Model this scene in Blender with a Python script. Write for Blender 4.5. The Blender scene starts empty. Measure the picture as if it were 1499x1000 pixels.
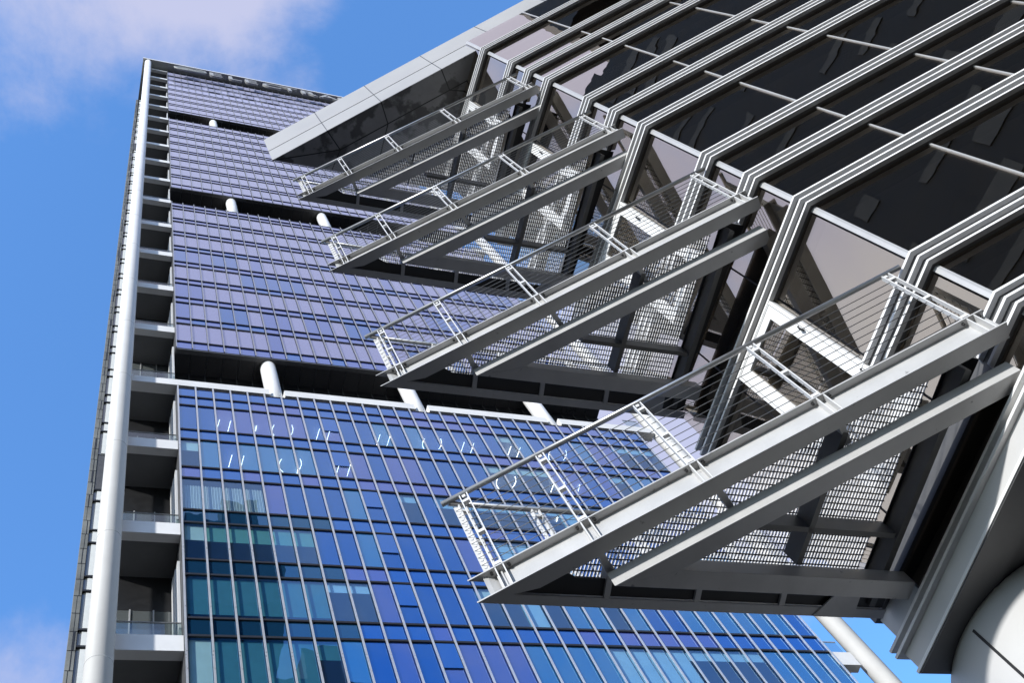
import bpy, bmesh, math, random
from mathutils import Vector, Matrix
from math import radians as rad
random.seed(7)
S = bpy.context.scene
COL = S.collection
CZ = 1.6                      # eye height; heights below are metres above the eye, H() lifts them
def H(z): return z + CZ

# ------------------------------------------------------------------ camera
cam = bpy.data.cameras.new('camera'); co = bpy.data.objects.new('camera', cam); COL.objects.link(co)
cam.sensor_width = 36.0; cam.sensor_fit = 'HORIZONTAL'; cam.lens = 36.0*1607.6/1499
cam.clip_start = 0.05; cam.clip_end = 5000
r0 = (0.93097, 0.11882, 0.34521); r1 = (-0.23027, 0.92487, 0.30265); r2 = (-0.28331, -0.36125, 0.88839)
co.matrix_world = Matrix(((r0[0], -r0[1], -r0[2], 0), (r1[0], -r1[1], -r1[2], 0), (r2[0], -r2[1], -r2[2], CZ), (0, 0, 0, 1)))
S.camera = co

# ------------------------------------------------------------------ light
SUN = Vector((-0.77, -0.53, 0.355)).normalized()
el = math.asin(SUN.z); az = math.atan2(SUN.x, SUN.y)
sl = bpy.data.lights.new('sun', 'SUN'); so = bpy.data.objects.new('sun', sl); COL.objects.link(so)
sl.energy = 4.8; sl.angle = rad(2.0); sl.color = (1.0, 0.985, 0.955)
so.rotation_euler = SUN.to_track_quat('Z', 'Y').to_euler()
W = bpy.data.worlds.new('World'); S.world = W; W.use_nodes = True
nt = W.node_tree; nt.nodes.clear()
def N(t, typ, **kw):
    n = t.nodes.new(typ)
    for k, v in kw.items(): setattr(n, k, v)
    return n
sky = N(nt, 'ShaderNodeTexSky', sky_type='NISHITA', sun_disc=False)
sky.sun_elevation = el; sky.sun_rotation = az; sky.air_density = 1.0; sky.dust_density = 0.3; sky.ozone_density = 3.0
tint = N(nt, 'ShaderNodeMix', data_type='RGBA', blend_type='MULTIPLY'); tint.inputs[0].default_value = 1
tint.inputs[7].default_value = (2.6, 3.75, 4.7, 1)
nt.links.new(sky.outputs[0], tint.inputs[6])
tc = N(nt, 'ShaderNodeTexCoord')
def vmath(op, a, b=None):
    n = N(nt, 'ShaderNodeVectorMath', operation=op)
    for i, q in enumerate((a, b)):
        if q is None: continue
        if hasattr(q, 'is_output'): nt.links.new(q, n.inputs[i])
        else: n.inputs[i].default_value = q
    return n
def m1(op, a, b=0.0, c=0.0):
    n = N(nt, 'ShaderNodeMath', operation=op)
    for i, q in enumerate((a, b, c)):
        if hasattr(q, 'is_output'): nt.links.new(q, n.inputs[i])
        else: n.inputs[i].default_value = q
    return n.outputs[0]
noi = N(nt, 'ShaderNodeTexNoise'); noi.inputs['Scale'].default_value = 4.2; noi.inputs['Detail'].default_value = 12
noi.inputs['Roughness'].default_value = 0.60; noi.inputs['Distortion'].default_value = 0.25
nt.links.new(tc.outputs['Generated'], noi.inputs['Vector'])
tot = None
# cloud banks: direction, how tight, how strong
for d, tight, k in (((0.03, 0.015, 1.0), 60.0, 0.35), ((-0.035, 0.60, 0.80), 420.0, 0.34), ((0.52, 0.36, 0.78), 60.0, 0.55),
                    ((0.17, -0.25, 0.95), 20.0, 0.62), ((-0.74, 0.06, 0.66), 7.0, 0.50), ((-0.06, 0.33, 0.95), 60.0, -0.40), ((0.23, 0.06, 0.97), 150.0, -0.50),
                    ((0.74, 0.46, 0.56), 60.0, -0.2), ((0.40, -0.52, 0.75), 12.0, 0.10)):
    dv = Vector(d).normalized()
    dot = vmath('DOT_PRODUCT', tc.outputs['Generated'], tuple(dv)).outputs['Value']
    g = m1('MULTIPLY', m1('EXPONENT', m1('MULTIPLY', m1('SUBTRACT', dot, 1.0), tight)), k)
    tot = g if tot is None else m1('ADD', tot, g)
cl = m1('ADD', noi.outputs['Fac'], tot)
rmp = N(nt, 'ShaderNodeMapRange', interpolation_type='SMOOTHSTEP')
rmp.inputs['From Min'].default_value = 0.54; rmp.inputs['From Max'].default_value = 0.88; rmp.inputs['To Max'].default_value = 0.92
nt.links.new(cl, rmp.inputs['Value'])
sx = N(nt, 'ShaderNodeSeparateXYZ'); nt.links.new(tc.outputs['Generated'], sx.inputs[0])
low = N(nt, 'ShaderNodeMapRange', interpolation_type='SMOOTHSTEP')       # bright cloud added low round the horizon, out of view, as white fill
low.inputs['From Min'].default_value = 0.58; low.inputs['From Max'].default_value = 0.34; low.inputs['To Max'].default_value = 0.8
dw = vmath('DOT_PRODUCT', tc.outputs['Generated'], tuple(Vector((-0.78, 0.10, 0.62)).normalized())).outputs['Value']
west = m1('MULTIPLY', m1('EXPONENT', m1('MULTIPLY', m1('SUBTRACT', dw, 1.0), 9.0)), -0.42)
nt.links.new(m1('ADD', m1('ADD', sx.outputs[2], west), m1('MULTIPLY', m1('SUBTRACT', noi.outputs['Fac'], 0.5), 0.35)), low.inputs['Value'])
cmix = N(nt, 'ShaderNodeMix', data_type='RGBA'); cmix.inputs[7].default_value = (6.1, 6.3, 8.5, 1)
nt.links.new(rmp.outputs[0], cmix.inputs[0]); nt.links.new(tint.outputs[2], cmix.inputs[6])
bg = N(nt, 'ShaderNodeBackground'); bg.inputs[1].default_value = 0.10
hmix = N(nt, 'ShaderNodeMix', data_type='RGBA'); hmix.inputs[7].default_value = (8.0, 8.5, 9.4, 1)
nt.links.new(low.outputs[0], hmix.inputs[0]); nt.links.new(cmix.outputs[2], hmix.inputs[6])
nt.links.new(hmix.outputs[2], bg.inputs[0])
wo = N(nt, 'ShaderNodeOutputWorld'); nt.links.new(bg.outputs[0], wo.inputs[0])
S.view_settings.view_transform = 'Standard'; S.view_settings.look = 'None'
S.view_settings.exposure = 0.0; S.view_settings.gamma = 1.0
S.cycles.max_bounces = 8; S.cycles.transparent_max_bounces = 24; S.cycles.caustics_reflective = False; S.cycles.caustics_refractive = False
S.cycles.use_denoising = True

# ------------------------------------------------------------------ materials
def pmat(name, col, rough=0.5, metal=0.0, var=0.12, scale=3.0, spec=0.5, bump=0.0, bscale=30.0, stain=0.0, coat=0.0, sscale=14, slo=0.68):
    m = bpy.data.materials.new(name); m.use_nodes = True; t = m.node_tree
    b = t.nodes['Principled BSDF']; b.inputs['Roughness'].default_value = rough; b.inputs['Metallic'].default_value = metal
    b.inputs['Specular IOR Level'].default_value = spec; b.inputs['Coat Weight'].default_value = coat
    c = N(t, 'ShaderNodeTexCoord')
    n = N(t, 'ShaderNodeTexNoise'); n.inputs['Scale'].default_value = scale; n.inputs['Detail'].default_value = 7; n.inputs['Roughness'].default_value = 0.62
    t.links.new(c.outputs['Object'], n.inputs['Vector'])
    r = N(t, 'ShaderNodeMapRange'); r.inputs['From Min'].default_value = 0.3; r.inputs['From Max'].default_value = 0.7
    r.inputs['To Min'].default_value = 1-var; r.inputs['To Max'].default_value = 1+var
    t.links.new(n.outputs['Fac'], r.inputs['Value'])
    mx = N(t, 'ShaderNodeMix', data_type='RGBA', blend_type='MULTIPLY'); mx.inputs[0].default_value = 1
    mx.inputs[6].default_value = (*col, 1); t.links.new(r.outputs[0], mx.inputs[7])
    out = mx.outputs[2]
    if stain:
        n2 = N(t, 'ShaderNodeTexNoise'); n2.inputs['Scale'].default_value = sscale; n2.inputs['Detail'].default_value = 6
        t.links.new(c.outputs['Object'], n2.inputs['Vector'])
        r2_ = N(t, 'ShaderNodeMapRange'); r2_.inputs['From Min'].default_value = slo; r2_.inputs['From Max'].default_value = slo+0.07; r2_.inputs['To Max'].default_value = stain
        t.links.new(n2.outputs['Fac'], r2_.inputs['Value'])
        m2 = N(t, 'ShaderNodeMix', data_type='RGBA'); m2.inputs[7].default_value = (0.02, 0.02, 0.02, 1)
        t.links.new(r2_.outputs[0], m2.inputs[0]); t.links.new(out, m2.inputs[6]); out = m2.outputs[2]
    t.links.new(out, b.inputs['Base Color'])
    rr = N(t, 'ShaderNodeMapRange'); rr.inputs['To Min'].default_value = max(0, rough-0.1); rr.inputs['To Max'].default_value = min(1, rough+0.1)
    t.links.new(n.outputs['Fac'], rr.inputs['Value']); t.links.new(rr.outputs[0], b.inputs['Roughness'])
    if bump:
        n3 = N(t, 'ShaderNodeTexNoise'); n3.inputs['Scale'].default_value = bscale; n3.inputs['Detail'].default_value = 4
        t.links.new(c.outputs['Object'], n3.inputs['Vector'])
        bp = N(t, 'ShaderNodeBump'); bp.inputs['Strength'].default_value = bump; bp.inputs['Distance'].default_value = 0.02
        t.links.new(n3.outputs['Fac'], bp.inputs['Height']); t.links.new(bp.outputs[0], b.inputs['Normal'])
    return m

M = {}
M['steel'] = pmat('painted_steel', (0.48, 0.476, 0.468), 0.42, 0.0, 0.10, 2.5, stain=0.5, bump=0.05)
M['steel_under'] = M['steel']
M['galv'] = pmat('galvanised_bar', (0.82, 0.80, 0.76), 0.45, 0.0, 0.10, 12)
M['rail'] = pmat('rail_steel', (0.42, 0.42, 0.415), 0.32, 0.75, 0.08, 6)
M['post'] = pmat('white_post', (0.66, 0.655, 0.645), 0.4, 0.0, 0.05, 5)
M['cable'] = pmat('wire_cable', (0.10, 0.10, 0.10), 0.4, 0.5, 0.05, 5)
M['black'] = pmat('black_metal', (0.016, 0.016, 0.017), 0.45, 0.0, 0.2, 3)
M['fin'] = pmat('white_fin', (0.80, 0.795, 0.78), 0.45, 0.0, 0.05, 2.5)
M['grid'] = pmat('dark_grid_steel', (0.11, 0.11, 0.108), 0.5, 0.0, 0.15, 3)
M['anth'] = pmat('anthracite_sheet', (0.085, 0.085, 0.087), 0.5, 0.0, 0.15, 4)
M['fascia'] = pmat('grey_aluminium_panel', (0.38, 0.377, 0.368), 0.45, 0.0, 0.05, 0.9, bump=0.03, bscale=3)
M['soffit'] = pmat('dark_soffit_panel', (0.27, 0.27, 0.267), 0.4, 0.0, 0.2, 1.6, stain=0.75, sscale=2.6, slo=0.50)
M['lightpanel'] = pmat('light_grey_panel', (0.60, 0.595, 0.585), 0.5, 0.0, 0.06, 1.2, bump=0.06, bscale=60)
M['drum'] = pmat('pale_column_cladding', (0.58, 0.576, 0.566), 0.45, 0.0, 0.05, 0.9, bump=0.05, bscale=60)
M['door'] = pmat('white_door_paint', (0.80, 0.80, 0.79), 0.4, 0.0, 0.03, 3)
M['mull_b'] = pmat('grey_glazing_bead', (0.50, 0.50, 0.50), 0.4, 0.3, 0.05, 3)
M['white'] = pmat('white_concrete', (0.76, 0.75, 0.73), 0.55, 0.0, 0.07, 0.8, bump=0.04, bscale=8)
M['pipe'] = pmat('white_column_paint', (0.82, 0.81, 0.79), 0.4, 0.0, 0.04, 0.7)
M['silver'] = pmat('silver_mullion', (0.66, 0.66, 0.65), 0.3, 0.55, 0.06, 2)
M['mull_up'] = pmat('grey_mullion', (0.36, 0.36, 0.375), 0.4, 0.3, 0.06, 2)
M['transom'] = pmat('black_transom', (0.012, 0.012, 0.014), 0.5, 0.0, 0.2, 2)
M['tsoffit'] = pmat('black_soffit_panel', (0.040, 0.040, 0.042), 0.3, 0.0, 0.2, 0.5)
M['loggia'] = pmat('grey_loggia_render', (0.17, 0.17, 0.17), 0.7, 0.0, 0.12, 0.6)
M['stone'] = pmat('grey_stone_cladding', (0.17, 0.175, 0.165), 0.7, 0.0, 0.35, 0.8, bump=0.3, bscale=2)
M['ceil'] = pmat('office_ceiling', (0.42, 0.45, 0.50), 0.8, 0.0, 0.1, 0.4)
M['inwall'] = pmat('office_wall', (0.10, 0.12, 0.16), 0.8, 0.0, 0.3, 0.3)
M['blind'] = pmat('pale_blind', (0.62, 0.74, 0.72), 0.8, 0.0, 0.06, 2)
M['curtain'] = pmat('pale_curtain', (0.72, 0.74, 0.72), 0.8, 0.0, 0.06, 4)
M['letter'] = pmat('grey_sign_letter', (0.36, 0.36, 0.345), 0.4, 0.0, 0.05, 1)
M['roof_t'] = pmat('roof_edge_metal', (0.40, 0.40, 0.37), 0.45, 0.0, 0.06, 0.4)
M['ground'] = pmat('dark_paving', (0.035, 0.034, 0.032), 0.8, 0.0, 0.2, 0.5, bump=0.2, bscale=6)
M['oppo'] = pmat('dark_brick', (0.030, 0.023, 0.016), 0.7, 0.0, 0.3, 0.6)
M['oppo2'] = pmat('pale_stone_band', (0.11, 0.095, 0.075), 0.7, 0.0, 0.2, 0.6)
def emis(name, col, s):
    m = bpy.data.materials.new(name); m.use_nodes = True; t = m.node_tree; t.nodes.clear()
    e = N(t, 'ShaderNodeEmission'); e.inputs[0].default_value = (*col, 1); e.inputs[1].default_value = s
    o = N(t, 'ShaderNodeOutputMaterial'); t.links.new(e.outputs[0], o.inputs[0]); return m
M['lamp'] = emis('ceiling_lamp_light', (1, 0.92, 0.85), 7.0)
def glass(name, trans, refl, ior, bump=0.0, bscale=0.6, opaque=None, gain=1.0, base=0.0, refl0=None, film=None, fmix=0.2):
    m = bpy.data.materials.new(name); m.use_nodes = True; t = m.node_tree; t.nodes.clear()
    o = N(t, 'ShaderNodeOutputMaterial')
    f = N(t, 'ShaderNodeFresnel'); f.inputs[0].default_value = ior
    fm = N(t, 'ShaderNodeMath', operation='MULTIPLY_ADD', use_clamp=True); fm.inputs[1].default_value = gain; fm.inputs[2].default_value = base
    ge = N(t, 'ShaderNodeNewGeometry'); bm_ = N(t, 'ShaderNodeMix'); bm_.inputs[3].default_value = 0.16   # same pane seen from inside
    t.links.new(ge.outputs['Backfacing'], bm_.inputs[0]); t.links.new(f.outputs[0], bm_.inputs[2])
    t.links.new(bm_.outputs[0], fm.inputs[0])
    g = N(t, 'ShaderNodeBsdfGlossy'); g.inputs['Color'].default_value = (*refl, 1); g.inputs['Roughness'].default_value = 0.0
    if refl0 is not None:      # coated glass: reflection colour drifts from body tint to neutral towards grazing
        cm = N(t, 'ShaderNodeMix', data_type='RGBA'); cm.inputs[6].default_value = (*refl0, 1); cm.inputs[7].default_value = (*refl, 1)
        mr = N(t, 'ShaderNodeMapRange'); mr.inputs['From Min'].default_value = 0.17; mr.inputs['From Max'].default_value = 0.36
        t.links.new(f.outputs[0], mr.inputs['Value']); t.links.new(mr.outputs[0], cm.inputs[0]); t.links.new(cm.outputs[2], g.inputs['Color'])
    if opaque is None:
        tr = N(t, 'ShaderNodeBsdfTransparent'); tr.inputs[0].default_value = (*trans, 1); body = tr.outputs[0]
        if film is not None:
            df = N(t, 'ShaderNodeBsdfDiffuse'); df.inputs[0].default_value = (*film, 1)
            m0 = N(t, 'ShaderNodeMixShader'); m0.inputs[0].default_value = fmix
            t.links.new(tr.outputs[0], m0.inputs[1]); t.links.new(df.outputs[0], m0.inputs[2]); body = m0.outputs[0]
    else:
        tr = N(t, 'ShaderNodeBsdfDiffuse'); tr.inputs[0].default_value = (*opaque, 1); body = tr.outputs[0]
    mx = N(t, 'ShaderNodeMixShader')
    t.links.new(fm.outputs[0], mx.inputs[0]); t.links.new(body, mx.inputs[1]); t.links.new(g.outputs[0], mx.inputs[2]); t.links.new(mx.outputs[0], o.inputs[0])
    if bump:
        c = N(t, 'ShaderNodeTexCoord'); n = N(t, 'ShaderNodeTexNoise'); n.inputs['Scale'].default_value = bscale; n.inputs['Detail'].default_value = 1.5
        t.links.new(c.outputs['Object'], n.inputs['Vector'])
        bp = N(t, 'ShaderNodeBump'); bp.inputs['Strength'].default_value = bump; bp.inputs['Distance'].default_value = 0.05
        t.links.new(n.outputs['Fac'], bp.inputs['Height'])
        t.links.new(bp.outputs[0], g.inputs['Normal'])
    return m
TR = (0.55, 0.78, 0.95)
def tg(k, name, **kw): M['tglass%d' % k] = glass(name, kw.pop('tr', TR), (0.94, 0.95, 1.0), 2.3, 0.06, 0.8, **kw)
tg(0, 'blue_office_glass', gain=2.0, refl0=(0.20, 0.54, 1.0), film=(0.003, 0.07, 0.46), fmix=0.34)
tg(1, 'violet_cloud_glass', gain=2.0, base=0.02, refl0=(0.42, 0.58, 1.0), film=(0.05, 0.10, 0.44), fmix=0.40)  # violet film and tint paint in patches of reflected cloud
tg(2, 'pale_blue_office_glass', gain=2.0, refl0=(0.30, 0.68, 1.0), film=(0.03, 0.20, 0.52), fmix=0.42)
tg(3, 'clear_office_glass', tr=(0.78, 0.93, 0.97), gain=1.25, refl0=(0.40, 0.70, 1.0), film=(0.006, 0.09, 0.34), fmix=0.14)
tg(5, 'lilac_cloud_glass', gain=1.8, refl0=(0.66, 0.70, 1.0), film=(0.36, 0.36, 0.54), fmix=0.60)  # reflected cloud painted into the film as a diffuse lilac
tg(4, 'painted_cloud_glass', gain=0.5, refl0=(0.80, 0.85, 1.0), film=(0.50, 0.50, 0.68), fmix=0.85)  # top floors: diffuse lilac painted in place of a mirrored cloud
M['tspan0'] = glass('blue_spandrel_glass', None, (0.94, 0.95, 1.0), 2.3, 0.06, 0.8, opaque=(0.005, 0.05, 0.26), gain=2.0, refl0=(0.20, 0.54, 1.0))
M['tspan1'] = glass('violet_cloud_spandrel', None, (0.94, 0.95, 1.0), 2.3, 0.06, 0.8, opaque=(0.04, 0.06, 0.26), gain=2.0, base=0.01, refl0=(0.42, 0.60, 1.0))  # body colour carries the violet of reflected cloud
M['tspan2'] = glass('teal_spandrel_glass', None, (0.94, 0.95, 1.0), 2.3, 0.06, 0.8, opaque=(0.006, 0.035, 0.08), gain=1.3, refl0=(0.25, 0.60, 0.9))
M['blind_teal'] = pmat('teal_green_blind', (0.15, 0.36, 0.33), 0.8, 0.0, 0.06, 2)
M['blind_deep'] = pmat('deep_teal_blind', (0.05, 0.20, 0.25), 0.8, 0.0, 0.10, 2)
M['blind_blue'] = pmat('pale_blue_blind', (0.40, 0.62, 0.80), 0.8, 0.0, 0.06, 2)
M['room'] = pmat('grey_room_wall', (0.52, 0.51, 0.50), 0.8, 0.0, 0.2, 0.7)
M['bglass'] = glass('dark_glass', (0.62, 0.62, 0.60), (1.0, 0.88, 0.74), 2.2, 0.02, 1.3, gain=1.6, base=0.25)
M['cglass'] = glass('clear_balustrade_glass', (0.80, 0.86, 0.86), (0.9, 0.9, 0.9), 1.4)
M['lglass'] = glass('grey_loggia_glass', None, (0.9, 0.9, 0.92), 1.8, opaque=(0.10, 0.11, 0.11))

# ------------------------------------------------------------------ mesh helpers
class MB:
    def __init__(s): s.v = []; s.f = []
    def hexa(s, p):            # p: 4 bottom + 4 top, both counter-clockwise from above
        b = len(s.v); s.v += [tuple(q) for q in p]
        s.f += [tuple(b+i for i in q) for q in ((3, 2, 1, 0), (4, 5, 6, 7), (0, 1, 5, 4), (1, 2, 6, 5), (2, 3, 7, 6), (3, 0, 4, 7))]
    def box(s, x0, x1, y0, y1, z0, z1):
        s.hexa([(x0, y0, z0), (x1, y0, z0), (x1, y1, z0), (x0, y1, z0), (x0, y0, z1), (x1, y0, z1), (x1, y1, z1), (x0, y1, z1)])
    def prism(s, poly, z0, z1):   # poly in xy, ccw; z0/z1 numbers or lists
        n = len(poly); b = len(s.v)
        a0 = z0 if isinstance(z0, (list, tuple)) else [z0]*n; a1 = z1 if isinstance(z1, (list, tuple)) else [z1]*n
        s.v += [(p[0], p[1], a0[i]) for i, p in enumerate(poly)] + [(p[0], p[1], a1[i]) for i, p in enumerate(poly)]
        s.f.append(tuple(b+i for i in reversed(range(n)))); s.f.append(tuple(b+n+i for i in range(n)))
        for i in range(n):
            j = (i+1) % n; s.f.append((b+i, b+j, b+n+j, b+n+i))
    def strip(s, outer, inner, z0, z1):   # open band between two matching polylines
        n = len(outer)
        for i in range(n-1):
            q = [outer[i], outer[i+1], inner[i+1], inner[i]]
            s.hexa([(*p, z0) for p in q] + [(*p, z1) for p in q])
    def bar(s, p, q, w, h, up=(0, 0, 1)):   # rectangular bar from p to q, w across, h along up
        p = Vector(p); q = Vector(q); d = (q-p).normalized(); u = Vector(up)
        sd = d.cross(u).normalized(); u = sd.cross(d).normalized()
        c = [(-1, -1), (1, -1), (1, 1), (-1, 1)]
        P = [p + sd*(a*w/2) + u*(b*h/2) for a, b in c]; Q = [q + sd*(a*w/2) + u*(b*h/2) for a, b in c]
        b = len(s.v); s.v += [tuple(v) for v in P+Q]
        s.f += [tuple(b+i for i in k) for k in ((0, 1, 2, 3), (7, 6, 5, 4), (1, 0, 4, 5), (2, 1, 5, 6), (3, 2, 6, 7), (0, 3, 7, 4))]
    def tube(s, pts, r, n=8, cap=True):
        rings = []; pts = [Vector(p) for p in pts]; prev = None
        for i, p in enumerate(pts):
            d = (pts[min(i+1, len(pts)-1)] - pts[max(i-1, 0)]).normalized()
            u = Vector((0, 0, 1)) if abs(d.z) < 0.95 else Vector((1, 0, 0))
            a = d.cross(u).normalized(); c = d.cross(a).normalized()
            b = len(s.v); rings.append(b)
            s.v += [tuple(p + a*(r*math.cos(2*math.pi*k/n)) + c*(r*math.sin(2*math.pi*k/n))) for k in range(n)]
        for a, b in zip(rings, rings[1:]):
            for k in range(n):
                s.f.append((a+k, a+(k+1) % n, b+(k+1) % n, b+k))
        if cap:
            s.f.append(tuple(rings[0]+k for k in reversed(range(n)))); s.f.append(tuple(rings[-1]+k for k in range(n)))
    def build(s, name, mat, parent=None, smooth=False, bevel=0.0, recalc=True):
        me = bpy.data.meshes.new(name)
        off = Vector((0, 0, 0)); q = parent
        while q is not None: off += Vector(q.location); q = q.parent
        me.from_pydata([tuple(Vector(v)-off) for v in s.v], [], s.f); me.update()
        if recalc:
            bm = bmesh.new(); bm.from_mesh(me); bmesh.ops.recalc_face_normals(bm, faces=bm.faces); bm.to_mesh(me); bm.free()
        if smooth:
            for p in me.polygons: p.use_smooth = len(p.vertices) == 4
        o = bpy.data.objects.new(name, me); COL.objects.link(o); me.materials.append(M[mat] if isinstance(mat, str) else mat)
        if parent is not None: o.parent = parent
        if bevel:
            md = o.modifiers.new('edge', 'BEVEL'); md.width = bevel; md.segments = 2; md.limit_method = 'ANGLE'
        return o
def empty(name, loc, label, cat, group=None):
    o = bpy.data.objects.new(name, None); COL.objects.link(o); o.location = loc
    o['label'] = label; o['category'] = cat
    if group: o['group'] = group
    return o
def B(name, mat, parent, *box, **kw):
    m = MB(); m.box(*box); return m.build(name, mat, parent, **kw)

# ------------------------------------------------------------------ ground
g = MB(); g.v = [(-3000, -3000, 0), (3000, -3000, 0), (3000, 3000, 0), (-3000, 3000, 0)]; g.f = [(0, 1, 2, 3)]
g = g.build('ground', 'ground'); g['kind'] = 'structure'

# =================================================================== TOWER
D = 23.0
T = empty('office_tower', (16.8, 30, 0), 'tall blue glass office tower with white corner columns, behind the grey building', 'office tower')
X0 = 0.162*D; X1 = 1.299*D; NM = 30; MW = (X1-X0)/NM
YB = D + 1.5                                     # back wall of the recessed storeys
blocks = []
def seq(n, up, lo, step): return [(up+step*i, lo+step*i) for i in range(n)]
# (bottom, top, pairs of transoms, single transoms) in units of D above the eye
blocks.append((-H(0)/D, 2.329, seq(14, 2.284, 2.239, -0.1652), [], 1))
blocks.append((2.571, 3.978, [(3.938, 3.900)] + seq(7, 3.772, 3.731, -0.1645), [2.617], 2))
blocks.append((4.212, 5.630, seq(8, 4.427, 4.387, 0.161), [4.266], 3))
blocks.append((5.857, 7.277, seq(8, 6.075, 6.032, 0.168)[:8], [5.908], 4))
pane_rows = []                                   # (z0, z1, spandrel?, block)
def hz(k): return H(k*D)
for bot, top, pairs, singles, bi in blocks:
    pairs = sorted([p for p in pairs if p[0] < top-0.01 and p[1] > bot+0.01])
    lines = sorted(set([q for p in pairs for q in p] + singles))
    edges = [bot] + lines + [top]
    for a, b in zip(edges, edges[1:]):
        spand = (b-a) < 0.06
        pane_rows.append((hz(a), hz(b), spand, bi))
    for q in lines:
        B('transom', 'transom', T, X0-0.03, X1+0.03, D-(0.055, 0.060, 0.050, 0.040)[bi-1], D+0.03, hz(q)-0.055, hz(q)+0.055)
    B('transom', 'transom', T, X0-0.03, X1+0.03, D-0.025, D+0.05, hz(top)-0.03, hz(top)+0.05)
    if bi > 1:
        B('transom', 'transom', T, X0-0.03, X1+0.03, D-0.03, D+0.05, hz(bot)-0.06, hz(bot)+0.02)
# mullions: one per module and block; the upper block's as one object
stuffm = MB()
for bot, top, pairs, singles, bi in blocks:
    proto = None
    for i in range(NM+1):
        x = X0 + i*MW; w = (0.038, 0.027, 0.019, 0.012)[bi-1]
        if bi == 4: stuffm.box(x-w, x+w, D-0.075, D-0.041, hz(bot), hz(top)+0.12); continue
        z0 = hz(bot) if bi > 1 else hz(0.9)
        if proto is None:
            proto = B('mullion', 'silver' if bi == 1 else 'mull_up', T, x-w, x+w, D-0.100, D-0.061, z0, hz(top)+0.12)
        else:
            o = proto.copy(); COL.objects.link(o); o.parent = T; o.location = (i*MW, 0, 0)
o = stuffm.build('mullion', 'mull_up', T); o['kind'] = 'stuff'
# panes: each slightly out of true so that reflections break from one to the next
def add_pane(m, x0, x1, z0, z1):
    j = lambda: random.uniform(-0.0022, 0.0022)
    tx, tz = j(), j()
    b = len(m.v)
    m.v += [(x0, D+tx+tz, z0), (x1, D-tx+tz, z0), (x1, D-tx-tz, z1), (x0, D+tx-tz, z1)]; m.f.append((b, b+1, b+2, b+3))
vis = [r for r in pane_rows if not r[2] and r[3] == 1 and r[0] > hz(1.2)]
vis = sorted(vis)[:3]
rb = random.Random(11)
BL = {}                       # (floor, module) -> (drop, material); floor 0 is the topmost of the lowest block
for fl in range(7):
    i = 0
    while i < NM:
        n = rb.choice([1, 1, 2, 3, 4])
        if rb.random() < (0.30 if fl > 0 else 0.12):
            d = rb.choice([0.6, 0.9, 1.2, 2.6]); mt = rb.choice(['blind_blue', 'blind_blue', 'blind'])
            for k in range(i, min(NM, i+n)): BL[(fl, k)] = (d, mt)
        i += n
for k in range(6): BL[(3, k)] = (1.15, 'blind_teal'); BL[(4, k)] = (2.3, 'blind_deep'); BL[(5, k)] = (2.7 if k < 5 else 1.0, 'blind_deep'); BL[(6, k)] = (2.7, 'blind_deep')
BL[(3, 0)] = (1.1, 'blind'); BL[(5, 0)] = (2.75, 'blind')
for k in range(4): BL[(2, k)] = (0.0, 'curtain')
def kind(i, r, bi, fl, zc):      # tints wander per pane, painting in cloud reflections and room colour
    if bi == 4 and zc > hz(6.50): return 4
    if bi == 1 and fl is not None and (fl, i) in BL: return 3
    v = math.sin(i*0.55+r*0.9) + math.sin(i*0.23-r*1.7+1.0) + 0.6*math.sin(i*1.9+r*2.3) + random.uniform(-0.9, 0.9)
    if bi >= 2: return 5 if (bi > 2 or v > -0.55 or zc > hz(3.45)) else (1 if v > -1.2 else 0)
    if bi == 1 and fl is not None and fl >= 4 and i > 13: return 2 if v < 1.2 else 0
    if bi == 1 and fl is not None and fl < 3 and i > 20: v += 0.9
    return 1 if v > 0.95 else (2 if v < -1.1 else 0)
sp_m = [MB(), MB(), MB()]; vs_m = [MB(), MB(), MB(), MB(), MB(), MB()]
for rn_, r in enumerate(pane_rows):
    z0, z1, spand, bi = r
    if bi == 1 and z1 < hz(0.9):
        add_pane(sp_m[0], X0, X1, z0, z1); continue
    fl = round((2.239-((z1-CZ)/D))/0.1652) if bi == 1 and not spand and z1 < hz(2.26) else None
    sfl = round((2.284-((z1-CZ)/D))/0.1652) if bi == 1 and spand else None
    for i in range(NM):
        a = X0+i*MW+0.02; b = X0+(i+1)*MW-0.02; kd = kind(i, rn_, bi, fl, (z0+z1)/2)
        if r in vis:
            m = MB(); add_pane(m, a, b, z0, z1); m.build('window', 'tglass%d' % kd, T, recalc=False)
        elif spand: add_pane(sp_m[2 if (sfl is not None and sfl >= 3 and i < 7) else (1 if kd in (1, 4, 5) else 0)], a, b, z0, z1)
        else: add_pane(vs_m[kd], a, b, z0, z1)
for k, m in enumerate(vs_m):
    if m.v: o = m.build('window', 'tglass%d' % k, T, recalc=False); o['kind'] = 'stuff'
for k, m in enumerate(sp_m):
    o = m.build('spandrel_panel', 'tspan%d' % k, T, recalc=False); o['kind'] = 'stuff'
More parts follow.
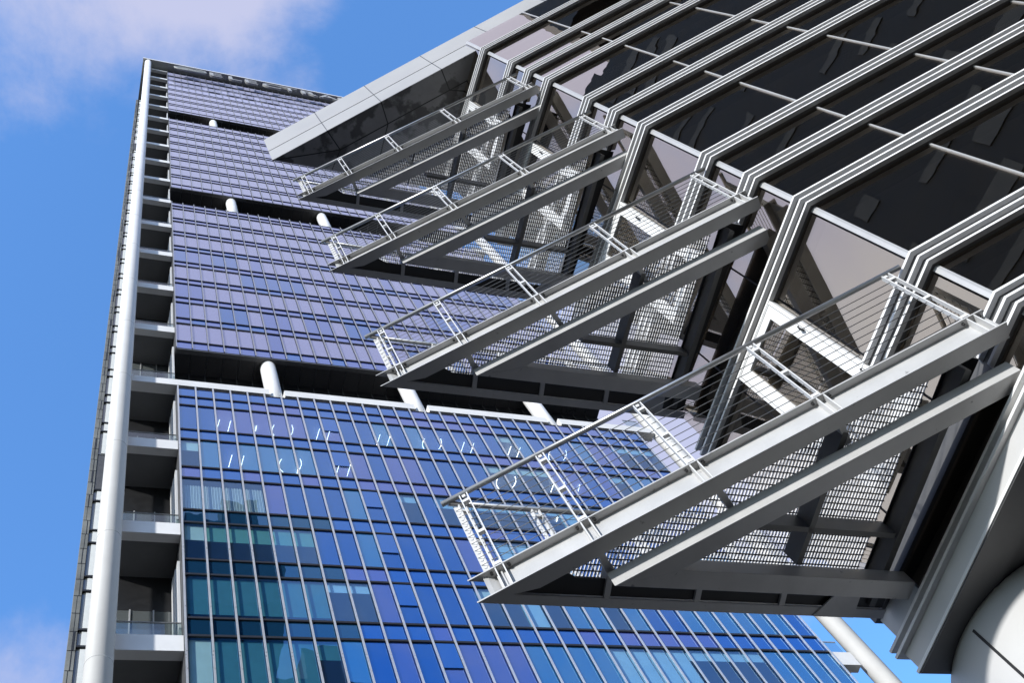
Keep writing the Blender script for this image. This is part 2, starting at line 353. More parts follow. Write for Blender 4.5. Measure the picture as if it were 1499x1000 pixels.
# floors, ceilings and room walls behind the glass
for bot, top, pairs, singles, bi in blocks:
    for up, lo in pairs:
        if up > top-0.01 or lo < bot+0.01 or up < 0.9: continue
        a, b = min(up, lo), max(up, lo)
        m = MB(); m.box(X0+0.15, X1-0.15, D+0.10, D+4.0, hz(a)+0.05, hz(b)+0.1); m.build('floor_plate', 'ceil', T)
    yb = D+4.0
    B('core_wall', 'inwall', T, X0+0.1, X1-0.1, yb, yb+12, hz(bot)+0.1 if bi > 1 else 0.0, hz(top)-0.1)
    B('parapet_slab', 'black', T, X0+0.1, X1-0.1, D+0.06, D+4.0, hz(top)-0.25, hz(top))
    # end walls of the block
    for xs in (X0, X1):
        B('end_wall', 'anth', T, xs-0.05 if xs == X0 else xs-0.1, xs+0.1 if xs == X0 else xs+0.05, D+0.03, D+16, (hz(bot) if bi > 1 else 0)+0.01, hz(top)-0.01)
# recessed storeys with black soffits
for zlo, zhi in ((2.329, 2.571), (3.978, 4.212), (5.630, 5.857)):
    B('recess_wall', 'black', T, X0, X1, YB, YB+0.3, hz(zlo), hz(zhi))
    for i in range(1, NM):
        pass
    m = MB(); m.box(X0, X1, D-0.02, D+0.24, hz(zhi)-0.16, hz(zhi)-0.062); m.build('soffit_edge', 'anth', T)
    m = MB()
    for i in range(NM):
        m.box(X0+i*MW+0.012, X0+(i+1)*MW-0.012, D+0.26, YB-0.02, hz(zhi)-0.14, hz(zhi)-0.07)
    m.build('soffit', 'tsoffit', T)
    m = MB()
    for i in range(1, NM, 1): m.box(X0+i*MW-0.025, X0+i*MW+0.025, YB-0.06, YB, hz(zlo), hz(zhi)-0.15)
    m.build('recess_mullions'[:-1], 'anth', T)
    for k in range(4):
        cx = (0.376+0.340*k)*D*1.02; cy = D+0.53
        if cx > X1-0.6: continue
        m = MB(); m.tube([(cx, cy, hz(zlo)-1.7), (cx, cy, hz(zhi)-0.1)], 0.44, 28); m.build('round_column', 'pipe', T, smooth=True)
# ring beam across the lowest recess, cut where the columns pass
cxs = [(0.376+0.340*k)*D*1.02 for k in range(3)]
xs = [0.050*D] + [v for c in cxs for v in (c-0.40, c+0.40)] + [1.357*D]
for a, b in zip(xs[::2], xs[1::2]):
    B('ring_beam', 'white', T, a, b, D-0.03, D+0.55, hz(2.343), hz(2.372))
    B('ring_beam_cap', 'white', T, a+0.12, b-0.12, D+0.10, D+0.55, hz(2.372)+0.002, hz(2.387))
# loggia floors beside the glass, every second storey
PX = 0.0440*D; PY = 0.972*D
def slab(xa, xb, zt, right=False):
    t = empty('dummy', (0, 0, 0), '', '') if False else None
    B('balcony_slab', 'white', T, xa, xb, D+0.02, D+0.42, zt-0.86, zt)
    B('balcony_soffit', 'loggia', T, xa+0.01, xb-0.01, D+0.422, D+2.3, zt-0.50, zt-0.1)
for k in range(-4, 19):
    zt = hz(1.416+0.3245*k)
    if zt < 0.5: continue
    if k != 3:
        slab(0.052*D, X0-0.06, zt)
        if k < 18: slab(X1+0.06, 1.348*D, zt)
    else:
        B('balcony_soffit', 'loggia', T, 0.052*D, X0-0.06, D+0.56, D+2.3, zt-0.8, zt-0.3)
    if k < 17:
        z2 = zt + 0.3245*D
        # loggia back wall: black head, glazed bays, posts
        B('loggia_wall', 'loggia', T, -0.0*D+0.9, X0-0.02, D+2.3, D+2.6, zt-0.5, z2-0.5)
        hb = 2.3 if k not in (3,) else 0.1
        B('loggia_head', 'black', T, 1.2, X0-0.02, D+2.26, D+2.298, z2-0.5-hb, z2-0.5)
        for j in range(3):
            xa = 1.25 + j*0.86
            B('loggia_window', 'lglass', T, xa, xa+0.80, D+2.24, D+2.297, zt+0.05, z2-0.55-hb)
            B('loggia_post', 'mull_b', T, xa+0.80, xa+0.855, D+2.18, D+2.296, zt, z2-0.55-hb)
        if k < 9:
            B('balustrade_glass', 'cglass', T, 1.25, X0-0.1, D+0.20, D+0.215, zt, zt+1.0)
            m = MB(); m.tube([(1.25, D+0.20, zt+0.95), (X0-0.1, D+0.20, zt+0.95)], 0.028, 8); m.build('balustrade_rail', 'rail', T)
            B('balustrade_glass', 'cglass', T, X1+0.1, 1.345*D, D+0.20, D+0.215, zt, zt+1.0)
            m = MB(); m.tube([(X1+0.1, D+0.20, zt+0.95), (1.345*D, D+0.20, zt+0.95)], 0.028, 8); m.build('balustrade_rail', 'rail', T)
# louvred return of the glass blocks inside the loggia
for k in range(-4, 17):
    zt = hz(1.416+0.3245*k)
    if zt < 0.5: continue
    m = MB()
    for j in range(3): m.box(X0-0.16, X0-0.07, D+0.35+j*0.62, D+0.72+j*0.62, zt+0.15+0.4*j, zt+5.2+0.4*j)
    m.build('return_shutter', 'lightpanel', T)
# white corner columns
for cx, cy in ((PX, PY), (1.379*D, 1.006*D)):
    m = MB(); m.tube([(cx, cy, 0), (cx, cy, hz(7.27))], 0.43, 40); cc_ = m.build('corner_column', 'pipe', T, smooth=True)
    for k in range(-3, 18, 1):
        zj = hz(1.3+0.3245*k)
        if zj < 2: continue
        m = MB(); m.tube([(cx, cy, zj), (cx, cy, zj+0.035)], 0.433, 40); m.build('splice_joint', 'roof_t', cc_)
B('edge_fin', 'pipe', T, 0.0285*D*1.02, 0.0335*D*1.02, 1.02*D, 1.02*D+0.3, 0, hz(7.26))
# stone clad wing behind the left column
WY = 1.166*D
wl, wm, wr = 0.0025*D, 0.0150*D, 0.062*D
B('stone_wall', 'stone', T, wl, wm, WY, WY+14, 0, hz(7.0))
B('stone_wall', 'stone', T, wm+0.002, wr, WY+0.12, WY+14, 0, hz(7.05))
sj = MB()
z = 30.0
while z < hz(7.0):
    sj.box(wl-0.003, wm+0.003, WY-0.012, WY+0.01, z, z+0.025)
    sj.box(wl+(wm-wl)*random.uniform(0.3, 0.7), wl+(wm-wl)*random.uniform(0.3, 0.7)+0.02, WY-0.012, WY+0.01, z, z+1.2); z += 1.2
sj.build('cladding_joint', 'black', T)
for k in range(8, 43):
    zb = hz(1.336+0.1622*(k-8))
    if zb > hz(6.95): break
    if 2.0 < 1.336+0.1622*(k-8) < 2.30 or 5.5 < 1.336+0.1622*(k-8) < 5.62:
        B('side_panel', 'anth', T, wm+0.02, wr-0.02, WY+0.04, WY+0.11, zb, zb+3.6); continue
    B('side_window', 'lglass', T, wm+0.02, wr-0.02, WY+0.06, WY+0.11, zb, zb+2.55)
    B('side_curtain', 'curtain', T, wm+0.16, wr-0.02, WY+0.03, WY+0.055, zb+0.1, zb+2.5)
    B('side_transom', 'transom', T, wm, wr, WY-0.03, WY+0.11, zb+2.55, zb+2.66)
    B('side_window', 'lglass', T, wm+0.02, wr-0.02, WY+0.06, WY+0.11, zb+2.66, zb+3.62)
    B('side_curtain', 'curtain', T, wm+0.16, wr-0.02, WY+0.03, WY+0.055, zb+2.7, zb+3.6)
    B('side_transom', 'transom', T, wm, wr, WY-0.03, WY+0.11, zb+3.62, zb+3.72)
# roof canopy
rz = 167.25 + CZ
m = MB(); m.prism([(0.0136*D, 0.952*D), (1.42*D, 0.952*D), (1.42*D, 1.9*D), (0.0136*D, 1.9*D)], rz, rz+0.42); m.build('roof_canopy', 'roof_t', T)
m = MB(); m.box(0.0136*D-0.05, 1.42*D, 0.952*D-0.05, 0.952*D-0.002, rz-0.06, rz+0.50); m.build('roof_edge', 'white', T)
# lit ceiling lamps seen through the glass
def lamp_line(p, q):
    m = MB(); m.tube([p, q], 0.017, 6); m.build('ceiling_lamp', 'lamp', T)
def lamp_ring(cx, cy, z, r):
    for a0, a1 in ((120, 215), (-38, 38)):
        m = MB(); m.tube([(cx+r*math.cos(rad(a)), cy+r*math.sin(rad(a)), z) for a in range(a0, a1+1, 8)], 0.017, 6); m.build('ceiling_lamp', 'lamp', T)
for row, zc in ((0, hz(2.232)), (1, hz(2.067))):
    zl = zc - 0.06
    for x0 in ((5.72, 10.74, 13.94, 18.6, 21.3) if row == 0 else (6.12, 11.23, 22.6)):
        for dx in (0, 0.55): lamp_line((x0+dx, D+1.15, zl), (x0+dx+0.06, D+0.5, zl))
    for x0 in ((8.95, 16.9, 24.2) if row == 0 else (8.95, 20.0)): lamp_ring(x0, D+0.75, zl, 0.52)
for _ in range(6):
    i = random.randrange(NM); r = random.choice([0, 1, 2, 3, 4, 5])
    x = X0+(i+0.5)*MW; zc = hz(2.239-0.1652*r)
    m = MB(); m.tube([(x, D+0.6+random.random()*0.8, zc-0.02), (x, D+0.6+random.random()*0.8, zc-0.015)], 0.022, 10)
    m.build('ceiling_lamp', 'lamp', T)
# blinds and curtains behind individual panes of the lowest block
for (fl, k), (d, mt) in BL.items():
    zt = hz(2.239-0.1652*fl) - 0.05
    if mt == 'curtain':
        m = MB(); xa = X0+k*MW+0.06
        for q in range(14): m.box(xa+q*0.058, xa+q*0.058+0.04, D+0.16+0.03*(q % 2), D+0.18+0.03*(q % 2), zt-2.6, zt-0.3)
        m.build('curtain', 'curtain', T)
    else:
        B('roller_blind', mt, T, X0+k*MW+0.03, X0+(k+1)*MW-0.03, D+0.10, D+0.112, zt-d, zt)
# a few tilted opening casements
for bi_, pairs0, step, col, n0, n1 in ((1, 2.239, -0.1652, 8, 0, 6),):
    for q in range(n0, n1):
        c = col + (q+1)//3 if bi_ == 1 else col
        zt = hz(pairs0+step*q) - 0.1
        x = X0+(c+0.5)*MW
        m = MB(); w = MW/2-0.06
        m.hexa([(x-w, D-0.055, zt-1.45), (x+w, D-0.055, zt-1.45), (x+w, D-0.03, zt-1.45), (x-w, D-0.03, zt-1.45),
                (x-w, D-0.030, zt), (x+w, D-0.030, zt), (x+w, D-0.012, zt), (x-w, D-0.012, zt)])
        m.build('opening_window', 'tspan0', T)

# rooftop sign
SG = empty('rooftop_sign', (16.0, 21.9, 162.6+CZ), 'row of grey capital letters after an oval emblem at the top of the tower', 'sign')
def letter(ch, x, size=4.1):
    cu = bpy.data.curves.new('letter', 'FONT'); cu.body = ch; cu.size = size; cu.extrude = 0.14; cu.offset = 0.03
    ob = bpy.data.objects.new('tmp', cu); COL.objects.link(ob)
    bpy.context.view_layer.update()
    me = bpy.data.meshes.new_from_object(ob.evaluated_get(bpy.context.evaluated_depsgraph_get()))
    bpy.data.objects.remove(ob); bpy.data.curves.remove(cu)
    me.transform(Matrix.Rotation(rad(90), 4, 'X'))
    xs_ = [v.co.x for v in me.vertices]; x_0 = min(xs_)
    me.transform(Matrix.Translation((x-x_0-16.0, 0, 0)))
    o = bpy.data.objects.new('letter', me); COL.objects.link(o); o.parent = SG; me.materials.clear(); me.materials.append(M['letter'])
for ch, x in zip('ELECTRABEL', (9.35, 12.0, 14.3, 16.75, 19.4, 22.4, 24.8, 27.9, 30.5, 33.0)): letter(ch, x)
m = MB(); cx, cz = 6.7, 164.6+CZ
m.tube([(cx+2.15*math.cos(a*math.pi/24), 21.9, cz+1.35*math.sin(a*math.pi/24)) for a in range(0, 49)], 0.13, 8)
m.build('emblem_ring', 'letter', SG)
m = MB()
for k, (r_, z_) in enumerate(((1.9, 0.55), (2.0, 0.1), (1.9, -0.4))):
    m.tube([(cx-r_+2*r_*t/10, 21.9, cz+z_+0.22*math.sin(t/10*math.pi*2)) for t in range(11)], 0.10, 6)
m.build('emblem_wave', 'letter', SG)
m = MB(); m.prism([(cx-2.0, 21.85), (cx-0.4, 21.85), (cx-0.4, 21.95), (cx-2.0, 21.95)], cz-0.7, cz+0.9); m.build('emblem_plate', 'letter', SG)

# =================================================================== GREY BUILDING
u1 = Vector((0.7838, -0.6210)); n1 = Vector((0.6210, 0.7838))     # street front: direction and inward normal
u2 = Vector((-0.0737, 0.9973)); n2 = Vector((0.9973, 0.0737))     # balcony side
C0 = Vector((6.19, 1.32)); SL = 2.84
OB = empty('office_building', (12, 0, 0), 'grey office building with triple white fins and dark glass, carrying the steel balconies', 'office building')
P_far = C0 + u1*30; P_end = C0 + u2*SL; P_rear = P_end + Vector((9, 0))
def inter(p, d, q, e):
    det = d.x*(-e.y) + e.x*d.y
    t = ((q.x-p.x)*(-e.y) + e.x*(q.y-p.y))/det
    return p + d*t
def off(d, rear=True):
    a = P_far + n1*d; c = inter(C0+n1*d, u1, C0+n2*d, u2)
    L = [a, c]
    if rear:
        yr = P_end.y - d
        e = inter(C0+n2*d, u2, Vector((0, yr)), Vector((1, 0))); L += [e, Vector((P_rear.x, yr))]
    return [tuple(p) for p in L]
bands = []
for k in range(4):
    F = 6.467 + 4.0*k
    bands += [F, F+1.052, F+2.955]
def short(d):
    L = off(d); c = Vector(L[1]); return [L[0], L[1], tuple(c+u2*0.5)]
def band(zt, name='louvre_band', cut=False):
    m = MB(); m.strip(off(0.052), off(0.30), H(zt)-0.268, H(zt)-0.001)
    b = m.build(name, 'anth', OB)
    for j in range(3):
        m = MB(); fo = short if cut else off; m.strip(fo(0.0), fo(0.051), H(zt)-0.122*j-0.028, H(zt)-0.122*j); m.build('fin', 'fin', b)
    m = MB(); m.strip(off(0.03), off(0.0515), H(zt)-0.2695, H(zt)-0.2685+0.0); 
    return b
for bi_, zt in enumerate(bands): band(zt, cut=(bi_ % 3 == 0))
# lowest band, light fascia and soffit
m = MB(); m.strip(off(0.052), off(0.30), H(5.62), H(5.905)); lb = m.build('louvre_band', 'lightpanel', OB)
for j in range(2):
    m = MB(); m.strip(off(0.0), off(0.051), H(5.90)-0.075*j-0.026, H(5.90)-0.075*j); m.build('fin', 'fin', lb)
m = MB(); m.strip(off(0.03), off(0.34), H(5.585), H(5.612)); m.build('fascia_lip', 'fin', OB)
m = MB(); m.strip(off(0.040), off(0.36), H(5.572), H(5.583)); m.build('soffit_edge', 'anth', OB)
inn = off(0.37); m = MB(); m.prism([inn[1], (30, -17.5), (30, 3.7), inn[2]], H(5.585), H(5.64)); m.build('soffit', 'anth', OB)
# dark core behind the glass
co_ = off(4.2); m = MB(); m.prism([co_[1], co_[0], (31, 3.3), (co_[2][0], co_[2][1])], H(5.65), H(22.6)); m.build('core', 'room', OB)
for k_, (t_, d_) in enumerate(((2.69, 1.3), (5.38, 0.9), (8.07, 1.6), (10.76, 1.0))):
    p = C0 + n1*d_ + u1*t_; q = p + n1*2.6; w = u1*0.06
    m = MB(); m.prism([tuple(p-w), tuple(p+w), tuple(q+w), tuple(q-w)], H(5.66), H(22.5)); m.build('room_partition', 'room', OB)
for t_ in (1.6, 6.3, 11.0):
    p = C0 + n1*1.0 + u1*t_; m = MB(); m.tube([(*p, H(5.66)), (*p, H(22.5))], 0.2, 20); m.build('room_column', 'room', OB, smooth=True)
# floor plates seen faintly through the glass
for zt in bands:
    i2 = off(0.14); m = MB(); m.prism([i2[1], i2[0], (30, 3.0), i2[2]], H(zt)-0.24, H(zt)-0.10); m.build('floor_plate', 'room', OB)
# window panes: rows between bands
rows = []
allb = [5.905] + bands
for a, b in zip(allb, allb[1:]): rows.append((a, b-0.27))
rows.append((bands[-1], 22.86))
MOD = 1.345
def pane(p, q, z0, z1, nrm, name='window'):
    j = lambda: random.uniform(-0.004, 0.004)
    m = MB(); a, b = j(), j()
    P = [(p+nrm*a), (q+nrm*b), (q+nrm*(b+0.012)), (p+nrm*(a+0.012))]
    m.hexa([(*v, z0) for v in P] + [(*v, z1) for v in P]); return m.build(name, 'bglass', OB)
G = 0.085
cg = Vector(off(G)[1]); eg = Vector(off(G)[2])
for ri, (a, b) in enumerate(rows):
    z0, z1 = H(a)+0.002, H(b)-0.002
    for i in range(9):
        p = cg + u1*(i*MOD+0.012); q = cg + u1*((i+1)*MOD-0.012)
        pane(p, q, z0, z1, n1)
    pane(cg+u1*(9*MOD+0.01), cg+u1*29, z0, z1, n1)
    for i in range(1, 9):
        c = cg + u1*(i*MOD); m = MB(); w = u1*0.011
        P = [c-w-n1*0.012, c+w-n1*0.012, c+w+n1*0.03, c-w+n1*0.03]
        m.hexa([(*v, z0) for v in P] + [(*v, z1) for v in P]); m.build('glazing_bead', 'mull_b', OB)
    # corner bead
    c = cg; P = [c-n1*0.006-u2*0.0, c+u1*0.03-n1*0.006, c+u1*0.03+n1*0.02, c+u2*0.035+n2*0.012, c+u2*0.035-n2*0.008]
    m = MB(); m.prism([tuple(v) for v in P], z0, z1); m.build('corner_bead', 'mull_b', OB)
    # balcony side
    Ls = (eg-cg).length
    tall = (b-a) > 1.3
    F = None
    if ri % 3 == 2 or ri % 3 == 0: pass
    split = [0.045, 0.95, 1.96, Ls-0.02] if (ri >= 1) else [0.045, Ls-0.45]
    for s0, s1 in zip(split, split[1:]):
        pane(cg+u2*(s0+0.01), cg+u2*(s1-0.01), z0, z1, n2)
    if ri == 0:
        p = cg+u2*(Ls-0.44); q = cg+u2*Ls; P = [p, p+n2*0.05, q+n2*0.05, q]
        m = MB(); m.prism([tuple(v) for v in (p, q, q+n2*0.05, p+n2*0.05)], z0, z1); m.build('end_panel', 'lightpanel', OB)
# balcony doors
for k in range(4):
    zd = H(6.467+4.0*k)
    s0, s1 = 1.03, 1.89; z0 = zd+0.30; z1 = zd+2.70
    def dp(s, d): 
        return tuple(C0 + u2*s + n2*d)
    m = MB(); t = 0.150
    for (sa, sb, za, zb) in ((s0, s0+t, z0, z1), (s1-t, s1, z0, z1), (s0+t, s1-t, z1-t, z1), (s0+t, s1-t, z0, z0+t)):
        m.prism([dp(sa, 0.006), dp(sa, 0.075), dp(sb, 0.075), dp(sb, 0.006)][::-1], za, zb)
    dr = m.build('door', 'door', OB, bevel=0.004)
    m = MB(); m.prism([dp(s0+t, 0.03), dp(s0+t, 0.045), dp(s1-t, 0.045), dp(s1-t, 0.03)][::-1], z0+t, z1-t); m.build('door_glass', 'bglass', dr)
    m = MB()
    for za in (z0+0.6, z1-0.75):
        m.tube([(*dp(s0+0.05, -0.01), za), (*dp(s0+0.05, -0.035), za+0.05), (*dp(s0+0.05, -0.01), za+0.11)], 0.012, 6)
    m.build('hinge', 'black', dr)
    m = MB(); zh = z0+1.05
    m.tube([(*dp(s1-0.07, 0.0), zh), (*dp(s1-0.07, -0.05), zh), (*dp(s1-0.19, -0.05), zh)], 0.012, 8); m.build('handle', 'rail', dr)
    m = MB()
    for sa in (s0+0.035, s1-0.035): m.prism([dp(sa, 0.003), dp(sa, 0.006), dp(sa+0.004, 0.006), dp(sa+0.004, 0.003)][::-1], z0+0.03, z1-0.035)
    m.prism([dp(s0+0.04, 0.003), dp(s0+0.04, 0.006), dp(s1-0.04, 0.006), dp(s1-0.04, 0.003)][::-1], z1-0.04, z1-0.036)
    m.build('door_seam', 'anth', dr)
# round column carrying the corner
m = MB(); m.tube([(7.15, 3.80, 0), (7.15, 3.80, H(5.57))], 0.90, 96); rc = m.build('round_column', 'drum', OB, smooth=True)
jd = Vector((0.8628, 0.5056)); cc = Vector((7.15, 3.80)); bq = jd.dot(cc); tt = bq - math.sqrt(bq*bq - (cc.length_squared-0.9**2)); jp = jd*tt
m = MB(); rn = (jp-cc).normalized(); tg = Vector((-rn.y, rn.x))
m.prism([tuple(jp-tg*0.011-rn*0.05), tuple(jp-tg*0.011+rn*0.002), tuple(jp+tg*0.011+rn*0.002), tuple(jp+tg*0.011-rn*0.05)], 0, H(5.5)); m.build('column_joint', 'black', rc)
# roof
TP = Vector((2.665, 4.36)); KP = Vector((6.36, 1.36)); fu = (KP-TP).normalized(); fn = Vector((-fu.y, fu.x))  # fn points inward
FAR = KP + fu*30
m = MB(); m.prism([tuple(TP), tuple(FAR), (FAR.x, 4.36)], H(22.885), H(24.05)); rf = m.build('roof', 'fascia', OB)
K2 = KP + Vector((0.3, 1.0))
m = MB(); m.prism([tuple(TP), tuple(KP), tuple(K2), (K2.x+0.1, 4.36)], H(22.012), H(22.84)); rl = m.build('roof_fascia', 'fascia', OB)
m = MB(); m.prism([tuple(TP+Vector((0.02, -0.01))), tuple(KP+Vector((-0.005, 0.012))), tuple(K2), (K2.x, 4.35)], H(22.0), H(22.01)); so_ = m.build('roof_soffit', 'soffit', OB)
m = MB(); m.prism([tuple(TP+fn*0.02+fu*0.05), tuple(FAR+fn*0.02), (FAR.x, 4.3), (3.2, 4.3)], H(22.84), H(22.885)); m.build('roof_shadow_gap', 'black', OB)
HUB = [Vector((3.95, 3.91)), Vector((4.80, 3.22)), Vector((5.905, 2.312))]
FJ = [1.236, 2.46, 3.84]
m = MB()
for hb, s_ in zip(HUB, FJ):
    p = TP+fu*s_; m.bar((*p, H(21.996)), (*hb, H(21.996)), 0.022, 0.006)
m.bar((*HUB[0], H(21.996)), (*HUB[2], H(21.996)), 0.022, 0.006)
m.bar((*TP, H(21.996)), (*HUB[0], H(21.996)), 0.022, 0.006)
m.bar((*HUB[0], H(21.996)), (3.86, 4.35, H(21.996)), 0.02, 0.006)
m.bar((*HUB[1], H(21.996)), (4.75, 4.35, H(21.996)), 0.02, 0.006)
m.bar((*HUB[2], H(21.996)), (6.35, 2.25, H(21.996)), 0.02, 0.006)
m.bar((*HUB[2], H(21.996)), (6.5, 1.83, H(21.996)), 0.02, 0.006)
m.build('soffit_seam', 'black', so_)
m = MB()
for s_ in FJ:
    p = TP+fu*s_-fn*0.001; m.bar((*p, H(22.012)), (*p, H(22.852)), 0.014, 0.004, up=(fn.x, fn.y, 0))
m.build('fascia_joint', 'black', rl)
m = MB()
for s_ in (1.236, 2.46, 3.84, 5.2, 6.6, 8.0, 9.4):
    p = TP+fu*s_-fn*0.001; m.bar((*p, H(22.872)), (*p, H(24.05)), 0.014, 0.004, up=(fn.x, fn.y, 0))
m.build('fascia_joint', 'black', rf)

# =================================================================== STEEL BALCONIES
GRP = 'steel balconies stacked on the corner of the grey building'
Z0 = 6.53
TIP = Vector((2.77, 4.27)); E1 = Vector((6.49, 1.553)); ud = (E1-TIP).normalized(); nd = Vector((-ud.y, ud.x))   # nd points inward
BK = empty('steel_balcony', (4.5, 3.2, H(Z0)), 'lowest of the triangular steel balconies, nearest, with the largest pale grating', 'balcony', GRP)
def ibeam(m, p, q, d0, d1, nrm, zb, zt, tf=0.014, tw=0.012, e0=0.0, e1=0.0):
    """I-beam along p-q lying between offsets d0..d1 (inward) with flanges top and bottom; ends mitred by e0,e1 per offset"""
    d = (q-p).normalized()
    def pt(a, s, e): return tuple(a + nrm*s + d*(e*s))
    for za, zc in ((zb, zb+tf), (zt-tf, zt)):
        m.hexa([(*v, za) for v in (pt(p, d0, e0), pt(q, d0, e1), pt(q, d1, e1), pt(p, d1, e0))] + [(*v, zc) for v in (pt(p, d0, e0), pt(q, d0, e1), pt(q, d1, e1), pt(p, d1, e0))])
    c = (d0+d1)/2
    m.hexa([(*v, zb+tf) for v in (pt(p, c-tw/2, e0), pt(q, c-tw/2, e1), pt(q, c+tw/2, e1), pt(p, c+tw/2, e0))] + [(*v, zt-tf) for v in (pt(p, c-tw/2, e0), pt(q, c-tw/2, e1), pt(q, c+tw/2, e1), pt(p, c+tw/2, e0))])
ZB, ZT = H(Z0), H(Z0+0.30)
# mitre at the tip: angle between the front edge and the outer edge
ang = math.acos(ud.dot(Vector((1, 0))))
mt = 1/math.tan(ang/2)
FW = 0.150
m = MB(); ibeam(m, TIP, E1, 0.0, FW, nd, ZB, ZT, e0=mt, e1=0.0)
fb = m.build('front_beam', 'steel', BK)
ox = Vector((1, 0)); on = Vector((0, -1)); OE = Vector((6.42, 4.27))
m = MB(); ibeam(m, TIP, OE, 0.0, 0.085, on, ZB, ZT, e0=mt, e1=0.0); m.build('side_beam', 'steel', BK)
# end plate closing the beams at the tip
m = MB(); a = TIP+nd*0.0+ud*(mt*0.075)+nd*0.075
m.bar((*(a+ud*0.03), ZB+0.012), (*(a+ud*0.03), ZT-0.012), 0.012, 0.05, up=(nd.x, nd.y, 0)); m.build('end_plate', 'steel', BK)
# corner plate against the building
m = MB(); m.prism([(5.70, 4.262), (6.00, 3.80), (6.08, 3.80), (6.10, 4.262)], ZB-0.016, ZB-0.003); m.build('corner_plate', 'steel', BK)
# web stiffeners under each post
PS = [0.262, 1.0, 1.957, 3.095, 4.49]
for s_ in PS:
    for e in (-0.034, 0.034):
        p = TIP+ud*(s_+e); a = p+nd*0.004; b = p+nd*0.069; w = ud*0.005
        q = [a-w, a+w, b+w, b-w]; m = MB(); m.hexa([(*v, ZB+0.0145) for v in q] + [(*v, ZT-0.0145) for v in q]); m.build('stiffener', 'post', fb)
    for e in (-0.075, 0.075):
        p = TIP+ud*(s_+e)+nd*0.035; m = MB(); m.tube([(*p, ZT-0.034), (*p, ZT-0.013)], 0.013, 8); m.build('bolt', 'black', fb)
# tapered inner V beam
VT = Vector((3.718, 3.949)); VE = Vector((6.60, 1.86)); vd = (VE-VT).normalized(); vn = Vector((-vd.y, vd.x))
vang = math.acos(vd.x); vmt = 1/math.tan(vang/2); vw = 0.165
zv0, zv1, zvt, zve = H(6.33), H(6.33), H(6.50), H(6.50)
def vp(p, s, e): return tuple(p + vn*s + vd*(e*s))
q = [vp(VT, 0, vmt), vp(VE, 0, 0), vp(VE, vw, 0), vp(VT, vw, vmt)]
m = MB(); m.hexa([(*q[0], zv0), (*q[1], zv1), (*q[2], zv1), (*q[3], zv0)] + [(*q[0], zvt), (*q[1], zve), (*q[2], zve), (*q[3], zvt)]); m.build('bracket_beam', 'steel', BK, bevel=0.004)
yv = VT.y; hw = vw
a = Vector((VT.x, yv)); inn_ = vp(VT, vw, vmt)
q = [(VT.x, yv), (inn_[0], inn_[1]), (6.41, inn_[1]), (6.41, yv)]
m = MB(); m.hexa([(*v, zv0+0.001) for v in q] + [(*v, zvt-0.002) for v in q]); m.build('bracket_beam', 'steel', BK, bevel=0.004)
# short struts
def strut(p, q, w=0.05, z0=Z0+0.005, h=0.12):
    m = MB(); m.bar((*p, H(z0)+h/2), (*q, H(z0)+h/2), w, h); m.build('strut', 'steel', BK)
for p, q in (((3.60, 3.735), (3.74, 3.93)), ((4.42, 3.16), (4.60, 3.32)), ((5.31, 2.53), (5.44, 2.68))):
    p = Vector(p); q = Vector(q); strut(p, q+(q-p)*0.2)
for x in (3.80, 4.59, 5.38, 6.05): strut((x, 4.186), (x-0.03, 3.93), 0.05)
# inner grid, dark
def gbar(p, q, w, z0, h, name='grid_beam', mat='grid'):
    m = MB(); m.bar((*p, H(z0)+h/2), (*q, H(z0)+h/2), w, h); m.build(name, mat, BK)
gbar((4.90, 3.478), (6.22, 3.478), 0.045, Z0, 0.2)
gbar((5.40, 3.80), (5.40, 2.62), 0.05, Z0, 0.2)
gbar((6.25, 4.15), (6.30, 1.98), 0.06, Z0-0.01, 0.21)
m = MB(); m.prism([(3.03, 4.184), (3.33, 3.955), (3.52, 4.035), (6.40, 4.035), (6.40, 4.184)], H(Z0+0.03), H(Z0+0.04)); m.build('shade_plate', 'black', BK)  # black sheet added to keep the underside dark, hides the sunlit web
m = MB(); m.prism([(6.20, 4.15), (6.24, 1.93), (6.535, 1.93), (6.385, 4.15)], H(Z0+0.17), H(Z0+0.18)); m.build('shade_plate', 'black', BK)  # black sheet added to darken the gap along the wall
# grating: bearing bars along the depth, thin rods across
m = MB(); zg0, zg1 = H(Z0+0.236), H(Z0+0.256)
def y_front(x):   # inner line of the front flange
    t = (x-(TIP.x+nd.x*0.06))/ud.x; return TIP.y+nd.y*0.06+ud.y*t
x = 3.28
while x < 6.20:
    ya = max(y_front(x), 1.9)+0.02; yb = 4.18
    if abs((x-3.02) % 0.82) < 0.016: x += 0.022
    if yb-ya > 0.05: m.box(x-0.004, x+0.004, ya, yb, zg0, zg1)
    x += 0.0308
gr = m.build('grating', 'galv', BK)
m = MB(); y = 1.95
while y < 4.19:
    t = (y-(TIP.y+nd.y*0.06))/ud.y; xa = TIP.x+nd.x*0.06+ud.x*t + 0.03
    if xa < 6.18: m.box(max(xa, 3.0), 6.20, y-0.004, y+0.004, zg0-0.004, zg0+0.006)
    y += 0.058
m.build('grating_rods'[:-1], 'black', gr)
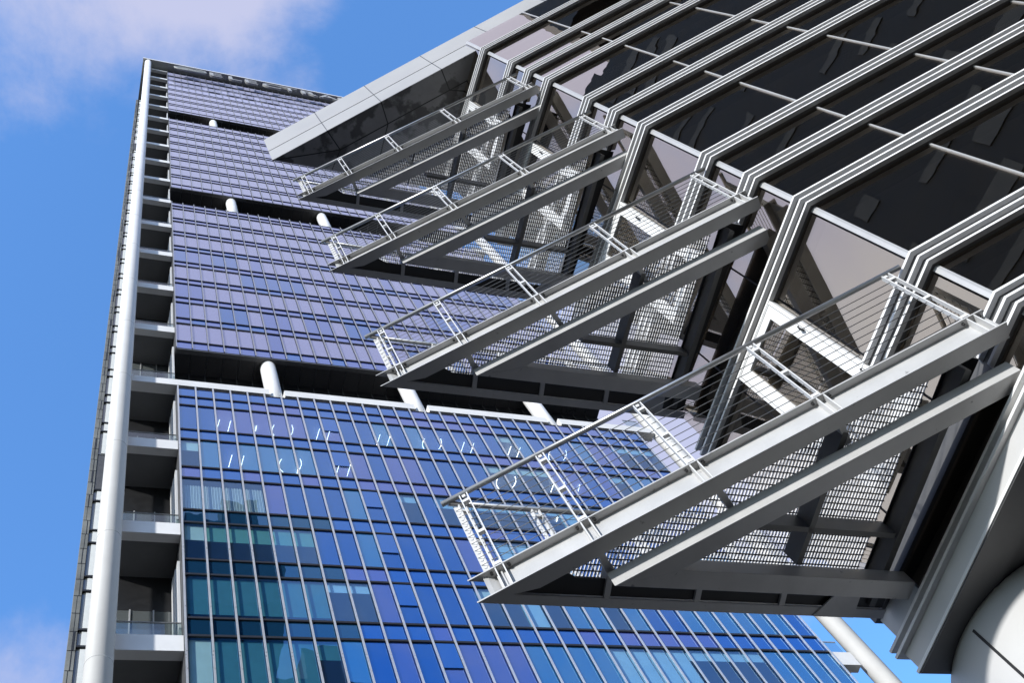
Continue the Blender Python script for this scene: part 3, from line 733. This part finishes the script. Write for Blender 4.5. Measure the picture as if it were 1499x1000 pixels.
# railing
ZR = H(8.02); ri0 = TIP + ud*0.09 + nd*0.055
rail_end = TIP + ud*4.66 + nd*0.055; cab_end = TIP + ud*4.50 + nd*0.055; out_end = Vector((6.36, ri0.y))
m = MB(); m.tube([(*(ri0-ud*0.03), ZR), (*rail_end, ZR)], 0.026, 14); m.build('handrail', 'rail', BK, smooth=True)
m = MB(); m.tube([(*(ri0+Vector((0.03, 0.0))), ZR-0.002), (*out_end, ZR-0.002)], 0.026, 14); m.build('handrail', 'rail', BK, smooth=True)
def post(base, dr, nr):
    m = MB()
    for e in (-0.034, 0.034):
        p = base+dr*e; w = dr*0.005; h = nr*0.022
        q = [p-w-h, p+w-h, p+w+h, p-w+h]; m.hexa([(*v, ZT) for v in q] + [(*v, ZR-0.035) for v in q])
    for zz in (0.06, 0.54, 1.04):
        p = base; w = dr*0.034; h = nr*0.018
        q = [p-w-h, p+w-h, p+w+h, p-w+h]; m.hexa([(*v, ZT+zz) for v in q] + [(*v, ZT+zz+0.035) for v in q])
    m.bar((*base, ZR-0.06), (*base, ZR-0.02), 0.012, 0.03, up=(dr.x, dr.y, 0))
    m.build('post', 'post', BK)
for s_ in PS: post(TIP+ud*s_+nd*0.055, ud, nd)
for x in (3.02, 3.70, 4.55, 5.45): post(Vector((x, ri0.y)), ox, on)
# perforated plate of the corner post
m = MB(); m.bar((3.0-0.03, ri0.y+0.01, ZT), (3.0-0.03, ri0.y+0.01, ZR-0.05), 0.05, 0.006, up=(0.3, 1, 0)); m.build('corner_post_plate', 'post', BK)
for j in range(10):
    zz = ZT + 0.085 + j*0.1055
    m = MB(); m.tube([(*out_end, zz), (*(ri0+Vector((0.06, -0.01))), zz), (*cab_end, zz)], 0.0042, 6); m.build('cable', 'cable', BK)

def place_balcony(o, k):
    f = 0.937; o.scale = (f, f, f); o.location = (4.5*f, 3.2*f, H((Z0+4.0*k)*f))
place_balcony(BK, 0)
def copy_tree(o, parent=None):
    c = o.copy(); COL.objects.link(c); c.parent = parent
    for ch in list(o.children): copy_tree(ch, c)
    return c
for k, lab in ((1, 'second steel balcony from the ground, straight above the nearest one'), (2, 'third steel balcony from the ground, with another balcony directly above and two below'),
               (3, 'topmost and smallest looking steel balcony, close under the grey roof overhang')):
    c = copy_tree(BK); place_balcony(c, k); c['label'] = lab

# =================================================================== reflected neighbour across the street
OP = empty('apartment_tower', (26, -42, 0), 'dark tower across the street, seen only as a reflection in the blue glass', 'apartment tower')
B('wall', 'oppo', OP, -4, 36, -52, -38, 0, 112)
B('wall', 'oppo', OP, 13, 27, -51.5, -38.2, 128, 150)
rq = random.Random(5)
for k in range(6, 34):
    x = -4.0
    while x < 35:
        w_ = rq.choice([1.5, 2.5, 4, 6]); z_ = k*3.2
        if rq.random() < 0.5: B('window_strip', 'oppo2', OP, x, min(36, x+w_), -38.0, -37.9, z_, z_+rq.choice([0.8, 1.6]))
        x += w_ + rq.choice([1, 2, 3])
for x, w_, h_ in ((-2, 5, 4), (6, 4, 7), (13, 3, 3), (29, 5, 9)): B('roof_block', 'oppo', OP, x, x+w_, -48, -40, 112, 112+h_)
for x, w_, h_ in ((14, 3, 5), (20, 5, 9)): B('roof_block', 'oppo', OP, x, x+w_, -48, -40, 150, 150+h_)
